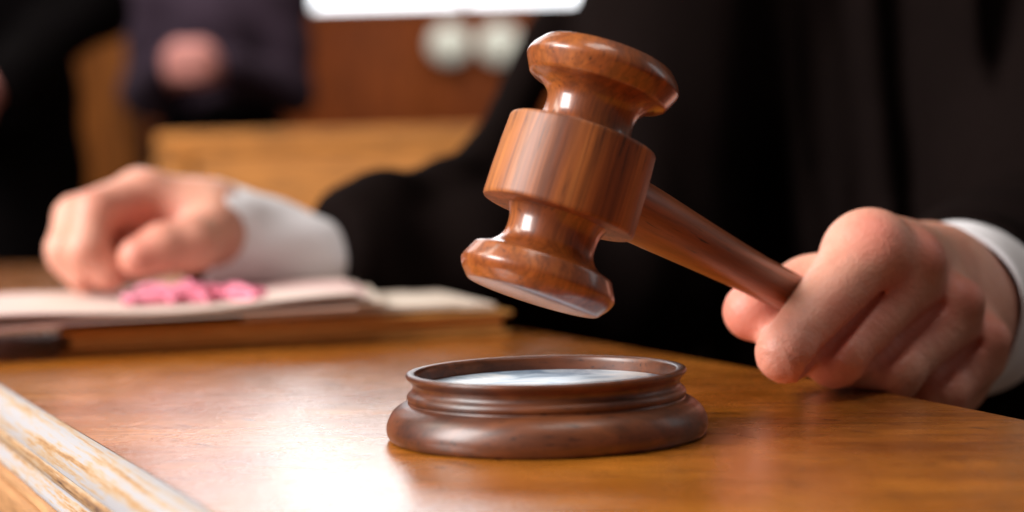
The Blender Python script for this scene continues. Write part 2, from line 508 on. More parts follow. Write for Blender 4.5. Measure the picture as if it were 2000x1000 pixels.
# two unidentified pale blurs under the window, built as glowing globes
M_globe, nt, b = new_mat('pale_globe_glass')
b.inputs['Base Color'].default_value = (0.6, 0.62, 0.55, 1)
b.inputs['Emission Color'].default_value = (0.86, 0.88, 0.78, 1)
b.inputs['Emission Strength'].default_value = 0.28
M_brass = plain('brass_bracket', (0.35, 0.2, 0.06), 0.35)
for px, r, lb in ((878, 0.178, 'left one of the two pale glowing globes under the window'), (976, 0.186, 'right one of the two pale globe lamps, nearer the robed judge')):
    c = P(px, 86, WY - 0.20)
    L = empty('wall_globe', c); tag(L, lb, 'pale_globe', 'pale glowing globes on the wall')
    prof = [(r * math.sin(math.pi * k / 20), -r * 0.9 * math.cos(math.pi * k / 20)) for k in range(21)]
    prof[0] = (0, prof[0][1]); prof[-1] = (0, prof[-1][1])
    lathe('globe', prof, M_globe, L, 32)
    tube('bracket', [c + Vector((0, 0.199, -0.15)), c + Vector((0, 0.10, -0.21)), c + Vector((0, 0, -r * 0.9))], [0.02, 0.012, 0.02], M_brass, L)

# ------------------------------------------------------------------ desk
E5, E4, E3, E2, E1 = T(2000, 816), T(1740, 766), T(1464, 716), T(1200, 672), T(1000, 640)
rightE = [(0.178, 0.05), (0.172, 0.2), (0.160, 0.33), (0.149, 0.40), E5, E4, E3, E2, E1, (E1[0] - 0.05, E1[1] + 0.118), (E1[0] - 0.16, E1[1] + 0.363), (-0.40, 1.70)]
L0, L1 = T(0, 750), T(420, 1000)
LS = (L1[0] - L0[0]) / (L1[1] - L0[1])
def leftx(y): return L0[0] + (y - L0[1]) * LS
desk = empty('desk', (0, 0.6, FLOOR))
tag(desk, 'worn orange varnished wooden desk with worn edge bearing a painted pale highlight under the gavel', 'desk')
re_ = spline(rightE, 6)
ys = [p[1] for p in re_]
le_ = [(leftx(y), y) for y in ys]
n = len(re_)
TH = 0.028
# slab with rounded far edge
vs, fs = [], []
prof = [(0.0, 0.0), (0.0012, -0.0004), (0.0022, -0.0016), (0.0025, -0.004), (0.0025, -TH)]
cols = 1 + len(prof)
for i in range(n):
    t = np.array(re_[min(i + 1, n - 1)]) - np.array(re_[max(i - 1, 0)])
    nn = np.array([t[1], -t[0]]); nn /= np.linalg.norm(nn)
    vs.append((le_[i][0], le_[i][1], 0.0))
    for o_, z in prof: vs.append((re_[i][0] - 0.0025 * nn[0] + nn[0] * o_, re_[i][1] - 0.0025 * nn[1] + nn[1] * o_, z))
for i in range(n - 1):
    for k in range(cols - 1):
        a = i * cols + k
        fs.append((a, a + 1, a + 1 + cols, a + cols))
lb = len(vs)
for i in range(n): vs.append((le_[i][0], le_[i][1], -TH))
for i in range(n - 1):
    fs.append((i * cols + cols - 1, lb + i, lb + i + 1, (i + 1) * cols + cols - 1))
for e in (0, n - 1):
    f = [e * cols + k for k in range(cols)] + [lb + e]
    fs.append(f if e else f[::-1])
build('tabletop', vs, fs, M_desk, desk, auto=50)
# moulded front edge swept along the left side, wavering a little from wear
d = np.array([leftx(1.0) - leftx(0.0), 1.0]); d /= np.linalg.norm(d)
nl = np.array([-d[1], d[0]])
def sweep(name, prof, mat, wob=0.0, seed=0, steps=160):
    r_ = np.random.default_rng(seed)
    p0 = np.array([leftx(0.05), 0.05]); L = 1.8
    vs, fs = [], []
    m_ = len(prof)
    ph = r_.uniform(0, 6.28, (m_, 3))
    for i in range(steps + 1):
        s = L * (i / steps) ** 1.6
        for k, (o_, z) in enumerate(prof):
            w = wob * (math.sin(s * 60 + ph[k, 0]) + 0.7 * math.sin(s * 143 + ph[k, 1]) + 0.5 * math.sin(s * 310 + ph[k, 2]))
            if k == 0 or k == m_ - 1: w = 0
            q = p0 + d * s + nl * (o_ + w)
            vs.append((q[0], q[1], z + w * 0.4))
    for i in range(steps):
        for k in range(m_ - 1):
            a = i * m_ + k
            fs.append((a, a + m_, a + m_ + 1, a + 1))
    return build(name, vs, fs, mat, desk, auto=60)
sweep('edge_moulding', [(0.0003, 0.0), (0.0028, -0.0002), (0.0055, -0.0014), (0.0072, -0.0036), (0.0080, -0.0066), (0.0080, -0.0090)], M_edge, 0.00016, 1)
sweep('edge_moulding', [(0.0080, -0.0091), (0.0086, -0.0098), (0.0088, -0.0115), (0.0080, -0.0132), (0.0066, -0.0140)], M_edge2, 0.00022, 2)
sweep('edge_moulding', [(0.0066, -0.0141), (0.0062, -0.0152), (0.0070, -0.0164), (0.0092, -0.0172), (0.0098, -0.0184), (0.0092, -0.0196), (0.0085, -0.0200)], M_edge3, 0.00018, 6)
sweep('edge_moulding', [(0.0085, -0.0201), (0.0104, -0.0206), (0.0110, -0.0218), (0.0100, -0.0226), (0.0085, -0.0230)], M_panel, 0.00008, 7)
sweep('front_board', [(0.0085, -0.0231), (0.0118, -0.0238), (0.0126, -0.026), (0.0127, -0.0395), (0.0118, -0.0415), (0.009, -0.042)], M_panel, 0.00008, 3)
sweep('dark_groove', [(0.009, -0.0421), (0.0062, -0.0425), (0.0062, -0.0455), (0.009, -0.0459)], plain('dark_groove_wood', (0.04, 0.015, 0.006), 0.6), 0, 4)  # recessed groove in darker wood
sweep('side_panel', [(0.0085, -0.046), (0.0135, -0.0462), (0.0145, -0.048), (0.0145, FLOOR)], M_panel, 0, 5, 60)

# ------------------------------------------------------------------ sounding block
BLK = Vector(P(1069, 853, 0.446)); BLK.z = 0.0
blk = empty('sounding_block', BLK)
tag(blk, 'round dark wooden sounding block with moulded rim and pale centre standing on the desk', 'sounding block')
bp = [(0, 0.0002), (0.0405, 0.0002)] + [tuple(q) for q in spline([(0.0412, 0.0004), (0.0419, 0.0016), (0.0421, 0.0034), (0.0415, 0.0056), (0.0402, 0.0076), (0.0384, 0.0090), (0.0368, 0.0096)], 4)] + \
     [(0.0364, 0.0097), (0.0362, 0.0100)] + [tuple(q) for q in spline([(0.0363, 0.0103), (0.0366, 0.0110), (0.0364, 0.0118), (0.0358, 0.0124), (0.0352, 0.0130), (0.0350, 0.0138), (0.0353, 0.0147), (0.0360, 0.0155), (0.0366, 0.0162)], 3)] + \
     [tuple(q) for q in spline([(0.0368, 0.0166), (0.0367, 0.0171), (0.0363, 0.0174), (0.0357, 0.0175), (0.0345, 0.0173), (0.0340, 0.0168), (0.0338, 0.0160)], 3)] + [(0.0337, 0.0128), (0.0, 0.0126)]
lathe('turned_base', bp, M_block, blk, 192, 35)
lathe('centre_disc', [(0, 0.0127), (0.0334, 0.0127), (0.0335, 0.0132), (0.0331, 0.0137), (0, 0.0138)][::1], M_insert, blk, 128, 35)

# ------------------------------------------------------------------ gavel
a_ = Vector((0.326, 0.156, 0.932)).normalized()
h_ = Vector((0.63, 0.71, -0.338)); h_ = (h_ - a_ * h_.dot(a_)).normalized()
GC = Vector(P(1114, 344, 0.44))
k_ = a_.cross(h_)
gv = bpy.data.objects.new('gavel', None); col.objects.link(gv); gv.empty_display_size = 0.02
gv.matrix_world = Matrix(((h_.x, k_.x, a_.x, GC.x), (h_.y, k_.y, a_.y, GC.y), (h_.z, k_.z, a_.z, GC.z), (0, 0, 0, 1)))
tag(gv, 'polished reddish brown wooden gavel held tilted above the round block', 'gavel')
bar = [(0.0127, -0.0112)] + [(0.0196, -0.0112), (0.0199, -0.0111), (0.02015, -0.0107), (0.0202, -0.010), (0.0202, -0.004), (0.0200, 0.004), (0.0197, 0.010), (0.01965, 0.0107), (0.0194, 0.0111), (0.0190, 0.0112), (0.0127, 0.0112)]
lathe('barrel', bar, M_barrel, gv, 160, 35)
def end_profiles(sg):
    neck = spline([(0.0133, 0.0110), (0.0127, 0.0122), (0.0120, 0.0142), (0.0118, 0.0165), (0.0120, 0.0185), (0.0128, 0.0202), (0.0142, 0.0216), (0.0158, 0.0226)], 4)
    end = [(0.0156, 0.0224), (0.0168, 0.0229), (0.0178, 0.0232), (0.0182, 0.0234)] + [(0.0185, 0.0237), (0.0187, 0.0241), (0.0202, 0.0270), (0.0204, 0.0276)] + [tuple(q) for q in spline([(0.02055, 0.0281), (0.0203, 0.0290), (0.0195, 0.0305), (0.0182, 0.0320)], 4)] + [(0.0176, 0.0327), (0.0172, 0.0329), (0.0166, 0.0330), (0.0120, 0.0333), (0.006, 0.0335), (0, 0.03355)]
    P1 = [(r, z * sg) for r, z in neck]; P2 = [(r, z * sg) for r, z in end]
    if sg < 0: P1 = P1[::-1]; P2 = P2[::-1]
    return P1, P2
for sg in (1, -1):
    p1, p2 = end_profiles(sg)
    lathe('neck', p1, M_gavel, gv, 144, 40)
    lathe('striking_end', p2, M_gavel, gv, 160, 35)
hp = spline([(0.0086, 0.0150), (0.0086, 0.024), (0.0083, 0.036), (0.0077, 0.050), (0.0069, 0.070), (0.0063, 0.090), (0.0064, 0.110), (0.0068, 0.130), (0.0070, 0.150), (0.0066, 0.160), (0.0052, 0.165)], 4)
hp = [tuple(q) for q in hp] + [(0.002, 0.167), (0, 0.1672)]
hd = lathe('handle', hp, M_handle, gv, 64, 60)
hd.rotation_euler = (0, math.radians(90), 0)   # local z of the lathe lies along the gavel's x = handle direction

# ------------------------------------------------------------------ judge: hands
knuck = []      # red spots: (centre, radius, amount)
def tv(*a): return [tuple(P(*q)) for q in a]

def table_sd(X):
    # signed distance to the desk (negative inside), near the far edge: line through two edge points
    p, q = np.array(T(2000, 816)), np.array(T(1464, 716))
    t = q - p; t /= np.linalg.norm(t); nn = np.array([-t[1], t[0]])
    if nn[0] < 0: nn = -nn
    side = (X[0] - p[0]) * nn[0] + (X[1] - p[1]) * nn[1]      # >0 beyond the edge
    return np.maximum(side - 0.001, X[2] - 0.0004)

def chain(X, pts, rad, k=0.004):
    d = None
    for i in range(len(pts) - 1):
        c = cap(X, pts[i], pts[i + 1], rad[i], rad[i + 1])
        d = c if d is None else smin(d, c, k)
    return d

W1 = Vector(P(1822, 612, 0.590))            # wrist
FA1 = Vector((0.290, 0.88, 0.0))             # elbow
idx = tv((1684, 508, 0.521), (1536, 688, 0.494)) ; mid = tv((1772, 545, 0.532), (1632, 694, 0.507))
rin = tv((1850, 622, 0.545), (1742, 725, 0.524)); pin = tv((1902, 694, 0.557), (1838, 765, 0.541))
def curl(pts, dip, tip): return pts + [tuple(dip), tuple(tip)]
HF = Vector(h_)
def under(p, back, upz, side=0.0):
    return Vector(p) + Vector((side, back, upz))
idx = curl(idx, under(idx[1], 0.021, -0.002, 0.004), under(idx[1], 0.034, 0.006, 0.013))
mid = curl(mid, under(mid[1], 0.023, -0.003, 0.004), under(mid[1], 0.036, 0.006, 0.014))
rin = curl(rin, under(rin[1], 0.022, -0.004, 0.004), under(rin[1], 0.034, 0.005, 0.014))
pin = curl(pin, under(pin[1], 0.018, -0.004, 0.004), under(pin[1], 0.028, 0.004, 0.012))
fingers1 = [(idx, (0.0116, 0.0084, 0.0082, 0.008)), (mid, (0.0106, 0.0092, 0.0086, 0.008)), (rin, (0.0104, 0.0092, 0.0084, 0.0078)), (pin, (0.0095, 0.0084, 0.0076, 0.007))]
thumb1 = tv((1720, 580, 0.572), (1665, 580, 0.553), (1584, 567, 0.539), (1470, 608, 0.525))

clefts = []
def hand1(X):
    ds = []
    for pts, rad in fingers1:
        d = chain(X, pts, rad, 0.003)
        # fleshy middle of the proximal phalanx
        mm = (Vector(pts[0]) * 0.45 + Vector(pts[1]) * 0.55)
        ds.append(d)
    palm = None
    for (pts, rad) in fingers1:
        a = Vector(pts[0]); m_ = W1 + (a - W1) * 0.25
        c = cap(X, a, m_, 0.0100, 0.016)
        palm = c if palm is None else smin(palm, c, 0.006)
        # knuckle and the tendon behind it
        kn = a + (Vector((0.0022, -0.0020, 0.0022)) if a == Vector(idx[0]) else Vector((0.0022, -0.0046, 0.0054)))
        palm = smin(palm, ell(X, kn, (0.0085, 0.0085, 0.0080)), 0.0032)
        tb = a * 0.45 + W1 * 0.55 + Vector((0.002, -0.006, 0.0135))
        palm = smin(palm, cap(X, kn, tb, 0.0052, 0.0034), 0.0045)
    # web between the fingers
    for q in range(3):
        a = Vector(fingers1[q][0][0]); b_ = Vector(fingers1[q + 1][0][0])
        palm = smin(palm, cap(X, a * 0.5 + b_ * 0.5 + Vector((-0.002, 0, -0.006)), W1, 0.0095, 0.018), 0.006)
    d = palm
    f = ds[0]
    for q in ds[1:]: f = smin(f, q, 0.0008)
    d = smin(d, f, 0.0035)
    th = chain(X, thumb1, (0.0145, 0.0115, 0.0100, 0.0092), 0.006)
    d = smin(d, th, 0.006)
    d = smin(d, cap(X, W1 + (Vector(idx[0]) - W1) * 0.35 + Vector((-0.004, 0.006, -0.006)), Vector(thumb1[1]), 0.012, 0.011), 0.008)
    # wrist and forearm
    d = smin(d, cap(X, W1, W1 + (FA1 - W1) * 0.25, 0.0262, 0.0282), 0.016)
    # heel and inner palm behind the curled fingers
    d = smin(d, cap(X, Vector(mid[2]) + Vector((0.012, 0.014, 0.004)), Vector(pin[2]) + Vector((0.006, 0.010, 0.004)), 0.012, 0.012), 0.008)
    d = smin(d, cap(X, Vector(mid[1]) + Vector((0.004, 0.012, -0.002)), Vector(rin[1]) + Vector((0.002, 0.010, -0.003)), 0.0075, 0.0075), 0.004)
    d = smin(d, cap(X, (0.1020, 0.536, 0.0085), (0.1120, 0.536, 0.0065), 0.0078, 0.0072), 0.003)
    # flat radial side: index knuckle to the thumb side of the wrist
    d = smin(d, cap(X, Vector(idx[0]) + Vector((0.004, 0.004, 0.0030)), W1 + Vector((-0.002, 0, 0.0135)), 0.0112, 0.0165), 0.012)
    # clefts between the fingers
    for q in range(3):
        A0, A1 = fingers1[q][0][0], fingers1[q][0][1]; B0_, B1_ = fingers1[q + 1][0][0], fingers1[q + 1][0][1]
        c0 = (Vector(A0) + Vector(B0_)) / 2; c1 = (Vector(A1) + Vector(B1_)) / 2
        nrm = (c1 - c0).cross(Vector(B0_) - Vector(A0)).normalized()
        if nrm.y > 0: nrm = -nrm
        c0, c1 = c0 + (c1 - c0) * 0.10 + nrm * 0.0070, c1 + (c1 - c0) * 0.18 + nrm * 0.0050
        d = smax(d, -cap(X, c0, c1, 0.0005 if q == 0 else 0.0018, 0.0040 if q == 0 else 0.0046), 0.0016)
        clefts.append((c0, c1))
    # skin folds at the middle joints
    for (pts, rad) in fingers1:
        a = np.array(pts[1]); b0 = np.array(pts[0]); t = a - b0; L = np.linalg.norm(t); t /= L
        s = (X[0] - a[0]) * t[0] + (X[1] - a[1]) * t[1] + (X[2] - a[2]) * t[2]
        rr = (X[0] - a[0]) ** 2 + (X[1] - a[1]) ** 2 + (X[2] - a[2]) ** 2
        d = d + 0.00042 * np.exp(-rr / 0.011 ** 2) * np.cos(s / 0.0026 * 2 * math.pi)
    d = smax(d, -table_sd(X), 0.0012)
    return d
v1, f1 = nets(hand1, (0.055, 0.455, -0.045), (0.225, 0.680, 0.085), 0.0012)
spots1 = [(Vector(fingers1[q][0][0]) + Vector((0.003, -0.009, 0.0095)), 0.0085, am) for q, am in ((0, 0.6), (1, 0.75), (2, 0.7), (3, 0.6))]
spots1 += [(Vector(idx[1]) + (Vector(idx[0]) - Vector(idx[1])) * 0.45 + Vector((0.004, -0.008, 0)), 0.008, 0.4)]
spots1 += [(Vector(q[0][1]), 0.010, 0.45) for q in fingers1]
spots1 += [(Vector(thumb1[3]), 0.014, 0.8)]

# other fist (on the papers)
Wd = 0.82
W2 = Vector(P(428, 452, 0.835))
FA2 = Vector((0.070, 0.960, 0.018))
i2 = tv((290, 384, 0.825), (186, 415, 0.800), (168, 488, 0.790), (214, 535, 0.792))
m2 = tv((275, 380, 0.845), (150, 425, 0.818), (130, 488, 0.806), (165, 535, 0.804))
r2 = tv((285, 400, 0.862), (165, 440, 0.840), (130, 500, 0.830), (170, 548, 0.828))
p2_ = tv((300, 420, 0.878), (190, 460, 0.858), (150, 515, 0.848), (190, 550, 0.845))
t2 = tv((405, 462, 0.810), (372, 478, 0.795), (318, 484, 0.786), (272, 503, 0.780))
f2s = [(i2, (0.0118, 0.0105, 0.0095, 0.0085)), (m2, (0.0118, 0.0105, 0.0095, 0.0085)), (r2, (0.0112, 0.010, 0.009, 0.008)), (p2_, (0.010, 0.009, 0.008, 0.0075))]
SE2 = Vector(P(645, 515, 0.868))
def hand2(X):
    palm = None
    for pts, rad in f2s:
        c = cap(X, pts[0], W2 + (Vector(pts[0]) - W2) * 0.3, 0.0125, 0.018)
        palm = c if palm is None else smin(palm, c, 0.010)
    f = None
    for pts, rad in f2s:
        c = chain(X, pts, rad, 0.003); f = c if f is None else smin(f, c, 0.0016)
    d = smin(palm, f, 0.005)
    # inner palm behind the curled fingers
    d = smin(d, cap(X, P(330, 470, 0.835), P(230, 510, 0.835), 0.017, 0.013), 0.008)
    d = smin(d, chain(X, t2, (0.0145, 0.0125, 0.0108, 0.0095), 0.004), 0.004)
    d = smin(d, cap(X, W2, SE2, 0.020, 0.017), 0.014)
    return d
v2, f2 = nets(hand2, (-0.245, 0.755, -0.02), (-0.035, 0.93, 0.09), 0.0018)
spots2 = [(Vector(i2[1]), 0.014, 0.3), (Vector(t2[3]), 0.012, 0.7), (Vector(P(300, 440, 0.80)), 0.016, 0.8), (Vector(i2[3]), 0.012, 0.5)]

# body: torso, neck, head, upper arms (hidden under the robe, head above the picture)
SH1 = Vector((0.46, 1.04, 0.36)); SH2 = Vector((0.150, 1.04, 0.36))
TC = Vector((0.30, 1.09, 0))
HD = Vector((0.285, 1.0, 0.66))
def bodyf(X):
    d = cap(X, (TC.x, TC.y + 0.02, -0.30), (TC.x, TC.y, 0.26), 0.13, 0.12)
    d = smin(d, cap(X, SH1, SH2, 0.055, 0.055), 0.08)
    d = smin(d, cap(X, (TC.x, TC.y, 0.36), (HD.x, HD.y + 0.03, 0.56), 0.06, 0.055), 0.04)
    for s, e, w, rw in ((SH1, FA1, W1, 0.024), (SH2, FA2, SE2, 0.017)):
        d = smin(d, cap(X, s, e, 0.052, 0.040), 0.03)
        d = smin(d, cap(X, e, w + (e - w) * 0.2, 0.034 if w is W1 else 0.028, rw), 0.015)
    d = smin(d, cap(X, SE2, W2, 0.017, 0.020), 0.01)
    head = ell(X, (HD.x, HD.y, HD.z + 0.035), (0.075, 0.095, 0.095))
    head = smin(head, ell(X, (HD.x, HD.y - 0.03, HD.z - 0.05), (0.055, 0.06, 0.055)), 0.05)
    head = smin(head, cap(X, (HD.x, HD.y - 0.088, HD.z + 0.03), (HD.x, HD.y - 0.108, HD.z - 0.008), 0.008, 0.012), 0.012)   # nose
    head = smin(head, cap(X, (HD.x - 0.018, HD.y - 0.088, HD.z - 0.040), (HD.x + 0.018, HD.y - 0.088, HD.z - 0.040), 0.006, 0.006), 0.006)
    for s in (-1, 1):
        head = smax(head, -ell(X, (HD.x + s * 0.031, HD.y - 0.096, HD.z + 0.028), (0.016, 0.014, 0.011)), 0.01)
        head = smin(head, ell(X, (HD.x + s * 0.031, HD.y - 0.078, HD.z + 0.028), (0.013, 0.013, 0.012)), 0.003)
        head = smin(head, ell(X, (HD.x + s * 0.078, HD.y, HD.z + 0.01), (0.009, 0.018, 0.032)), 0.006)
    return smin(d, head, 0.02)
vb, fb = nets(bodyf, (-0.10, 0.62, -0.46), (0.60, 1.28, 0.82), 0.008)

judge = empty('person', (TC.x, TC.y, FLOOR))
tag(judge, 'person in a black robe and white shirt cuffs gripping the gavel handle', 'person')
vsA = np.concatenate([v1, v2, vb]); fsA = np.concatenate([f1, f2 + len(v1), fb + len(v1) + len(v2)])
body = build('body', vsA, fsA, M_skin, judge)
red = np.zeros(len(vsA))
for c, r, am in spots1 + spots2:
    red = np.maximum(red, am * np.exp(-((vsA - np.array(c)) ** 2).sum(1) / r ** 2))
for c0, c1 in clefts:       # shade between the fingers painted in as redder skin
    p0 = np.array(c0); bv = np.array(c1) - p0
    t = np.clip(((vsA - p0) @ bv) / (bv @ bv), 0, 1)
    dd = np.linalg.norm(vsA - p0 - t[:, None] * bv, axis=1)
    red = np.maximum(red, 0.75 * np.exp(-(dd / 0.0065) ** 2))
at = body.data.attributes.new('redness_and_shade', 'FLOAT', 'POINT')
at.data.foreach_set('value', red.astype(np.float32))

# hair cap
def hairf(X):
    h = ell(X, (HD.x, HD.y + 0.012, HD.z + 0.05), (0.084, 0.100, 0.092))
    cut = (X[1] - (HD.y - 0.055)) * -1 - (X[2] - (HD.z + 0.055)) * 0.9
    h = smax(h, cut, 0.01)
    return smax(h, HD.z - 0.03 - X[2], 0.01) + 0.0015 * np.sin(X[0] * 500) * np.sin(X[1] * 320 + X[2] * 200)
vh, fh = nets(hairf, (HD.x - 0.1, HD.y - 0.1, HD.z - 0.05), (HD.x + 0.1, HD.y + 0.13, HD.z + 0.16), 0.005)
build('hair', vh, fh, plain('dark_brown_hair', (0.03, 0.018, 0.012), 0.55), judge)

# robe: body and both sleeves, folds in the surface
def lobes(X, amp):
    w = 0.010 * np.sin(X[2] * 9 + 1.0) + X[2] * 0.05
    f = np.sin((X[0] + w) * 88 + 0.6) * 0.55 + 0.45 * np.sin((X[0] + w * 1.6) * 151 + X[1] * 20 + 2.0) + 0.25 * np.sin(X[0] * 260 + X[2] * 14)
    return amp * f
def sleeve(X, s, e, w, r0, r1, r2, k):
    c = smin(cap(X, s, e, r0, r1), cap(X, e, w, r1, r2), 0.03)
    ax = np.array(w - e); L = np.linalg.norm(ax); ax /= L
    q = (X[0] - e[0]) * ax[0] + (X[1] - e[1]) * ax[1] + (X[2] - e[2]) * ax[2]
    c = c + 0.0030 * np.sin(q * 75 + 25 * X[2] + k) * np.clip(q / 0.05, 0, 1) + 0.0014 * np.sin(q * 190 + 60 * X[0] + k)
    return smax(c, q - L, 0.004)
SE1 = W1 + (FA1 - W1).normalized() * 0.046

def robef(X):
    t = (X[2] + 0.5) / 0.9
    tx = (X[0] - TC.x) / 1.18; ty = (X[1] - TC.y)
    tor = np.sqrt(tx ** 2 + ty ** 2) - (0.205 - 0.055 * np.clip(t, 0, 1)) + lobes(X, 0.0135)
    tor = smax(tor * 0.85, X[2] - 0.36, 0.05)
    tor = smin(tor, cap(X, SH1, SH2, 0.078, 0.078), 0.05)
    tor = smin(tor, cap(X, (TC.x, TC.y, 0.36), (TC.x, TC.y - 0.01, 0.44), 0.075, 0.064), 0.04)
    d = smin(tor, sleeve(X, SH1, FA1, SE1, 0.082, 0.070, 0.0365, 0.3), 0.03)
    e2 = FA2 + Vector((0, 0, 0.0))
    d = smin(d, sleeve(X, SH2, e2, SE2, 0.078, 0.051, 0.034, 2.0), 0.03)
    # gathered cloth on the far sleeve
    for a0, a1 in ((P(668, 440, 0.875), P(745, 398, 0.89)), (P(745, 398, 0.89), P(865, 378, 0.92)), (P(865, 378, 0.92), P(952, 322, 0.945)), (P(952, 322, 0.945), P(1075, 60, 1.0))):
        d = smin(d, cap(X, a0, a1, 0.0135, 0.0140), 0.016)
    for (px, py, Y, r) in ((762, 392, 0.885, 0.009), (885, 356, 0.915, 0.009)):
        d = smin(d, ell(X, P(px, py, Y), (r, r, r)), 0.018)
    d = smax(d, -0.60 - X[2], 0.01)
    # cloth lies on the desk instead of sinking in
    p, q = np.array(E3), np.array([E1[0] - 0.05, E1[1] + 0.118])
    tt = q - p; tt /= np.linalg.norm(tt); nn = np.array([-tt[1], tt[0]])
    if nn[0] < 0: nn = -nn
    side = (X[0] - p[0]) * nn[0] + (X[1] - p[1]) * nn[1]
    tb = np.maximum(side - 0.006, X[2] - 0.001)
    return smax(d, -tb, 0.004)
vr, fr = nets(robef, (-0.17, 0.60, -0.62), (0.62, 1.36, 0.50), 0.0062)
build('robe', vr, fr, M_robe, judge)

# shirt cuffs: thick cloth tubes
def cuff(c0, c1, c2, r0, r1, r2, th, wave=0.0, label=None):
    pts = [Vector(c0), Vector(c0) * 0.5 + Vector(c1) * 0.5, Vector(c1), Vector(c2)]
    rs = [r0, (r0 + r1) / 2 + 0.0006, r1, r2]
    P3 = spline([tuple(p) for p in pts], 6); R3 = spline([(r, 0) for r in rs], 6)
    N = 72
    outer = [(Vector(p), r[0]) for p, r in zip(P3, R3)]
    ring = [(p, r - th) for p, r in outer[::-1]]
    lst = ring + [(outer[0][0] - (outer[1][0] - outer[0][0]).normalized() * th * 0.4, outer[0][1] - th * 0.5)] + outer
    ax = (Vector(c2) - Vector(c0)).normalized()
    a = ax.cross(Vector((0, 0, 1))).normalized(); b_ = a.cross(ax)
    vs, fs = [], []
    for p, r in lst:
        s = (p - Vector(c0)).dot(ax)
        for k in range(N):
            an = 2 * math.pi * k / N
            rr = r + wave * math.sin(an * 3 + s * 90) + wave * 0.6 * math.sin(an * 5 - s * 160)
            vs.append(tuple(p + (a * math.cos(an) + b_ * math.sin(an)) * rr))
    for i in range(len(lst) - 1):
        for k in range(N):
            j = (k + 1) % N
            fs.append((i * N + k, i * N + j, (i + 1) * N + j, (i + 1) * N + k))
    return build('shirt_cuff', vs, fs, M_cuff, judge, auto=50)
u1 = (FA1 - W1).normalized()
C1 = W1 + u1 * 0.002
cuff(C1, C1 + u1 * 0.055, C1 + u1 * 0.10, 0.0312, 0.0325, 0.033, 0.0016, 0.0004)
u2 = (SE2 - W2).normalized()
C2 = Vector(P(400, 458, 0.838))
uc = (Vector(SE2) - C2).normalized()
cuff(C2, C2 + uc * 0.028, Vector(SE2) + uc * 0.012, 0.0285, 0.0255, 0.0195, 0.0016, 0.0008)

# ------------------------------------------------------------------ book, papers, ribbon
B0 = np.array(T(118, 700)); B1 = np.array(T(1000, 656))
bd = B1 - B0; BL = np.linalg.norm(bd); bd /= BL; bn = np.array([-bd[1], bd[0]])
def obox(name, mat, u0, u1, w0, w1, z0, z1, parent, bev=0.001, seg=2):
    vs, fs = box_mesh(u0, u1, w0, w1, z0, z1, bev, seg)
    vs = [(B0[0] + bd[0] * v[0] + bn[0] * v[1], B0[1] + bd[1] * v[0] + bn[1] * v[1], v[2]) for v in vs]
    return build(name, vs, fs, mat, parent, auto=40)
book = empty('book', (float((B0 + B1)[0] / 2), float((B0 + B1)[1] / 2), 0))
tag(book, 'thick brown book with aged golden page edges lying under the white papers', 'book')
obox('cover', M_cover, 0, BL, 0, 0.15, 0.0004, 0.0022, book)
obox('page_block', M_pages, 0.004, BL - 0.003, 0.003, 0.147, 0.0023, 0.0088, book, 0.0015)
obox('cover', M_cover, 0.0, BL + 0.001, 0.0, 0.15, 0.0089, 0.0110, book)

def sheet(name, mat, parent, u0, u1, w0, w1, zf, th, nu=30, nw=16):
    """stack of paper following height zf(u, w)"""
    vs, fs = [], []
    for s in (0, 1):
        for i in range(nu + 1):
            for j in range(nw + 1):
                u = u0(j / nw) + (u1(j / nw) - u0(j / nw)) * i / nu; w = w0 + (w1 - w0) * j / nw
                q = B0 + bd * u + bn * w
                vs.append((q[0], q[1], zf(u, w) + (th if s else 0)))
    M = (nu + 1) * (nw + 1)
    def id_(s, i, j): return s * M + i * (nw + 1) + j
    for i in range(nu):
        for j in range(nw):
            fs.append((id_(1, i, j), id_(1, i + 1, j), id_(1, i + 1, j + 1), id_(1, i, j + 1)))
            fs.append((id_(0, i, j), id_(0, i, j + 1), id_(0, i + 1, j + 1), id_(0, i + 1, j)))
    for i in range(nu):
        fs.append((id_(0, i, 0), id_(0, i + 1, 0), id_(1, i + 1, 0), id_(1, i, 0)))
        fs.append((id_(0, i + 1, nw), id_(0, i, nw), id_(1, i, nw), id_(1, i + 1, nw)))
    for j in range(nw):
        fs.append((id_(0, 0, j + 1), id_(0, 0, j), id_(1, 0, j), id_(1, 0, j + 1)))
        fs.append((id_(0, nu, j), id_(0, nu, j + 1), id_(1, nu, j + 1), id_(1, nu, j)))
    return build(name, vs, fs, mat, parent, auto=40)
# papers lying on the right of the book
right_p = sheet('paper_sheets', M_paper2, None, lambda t: 0.075, lambda t: BL - 0.006, 0.004, 0.14,
    lambda u, w: 0.0112 + 0.0015 * math.sin((u - 0.07) * 18) * (1 if u < 0.17 else 0.6), 0.0022)
tag(right_p, 'cream paper sheets lying on the right half of the brown book', 'paper')
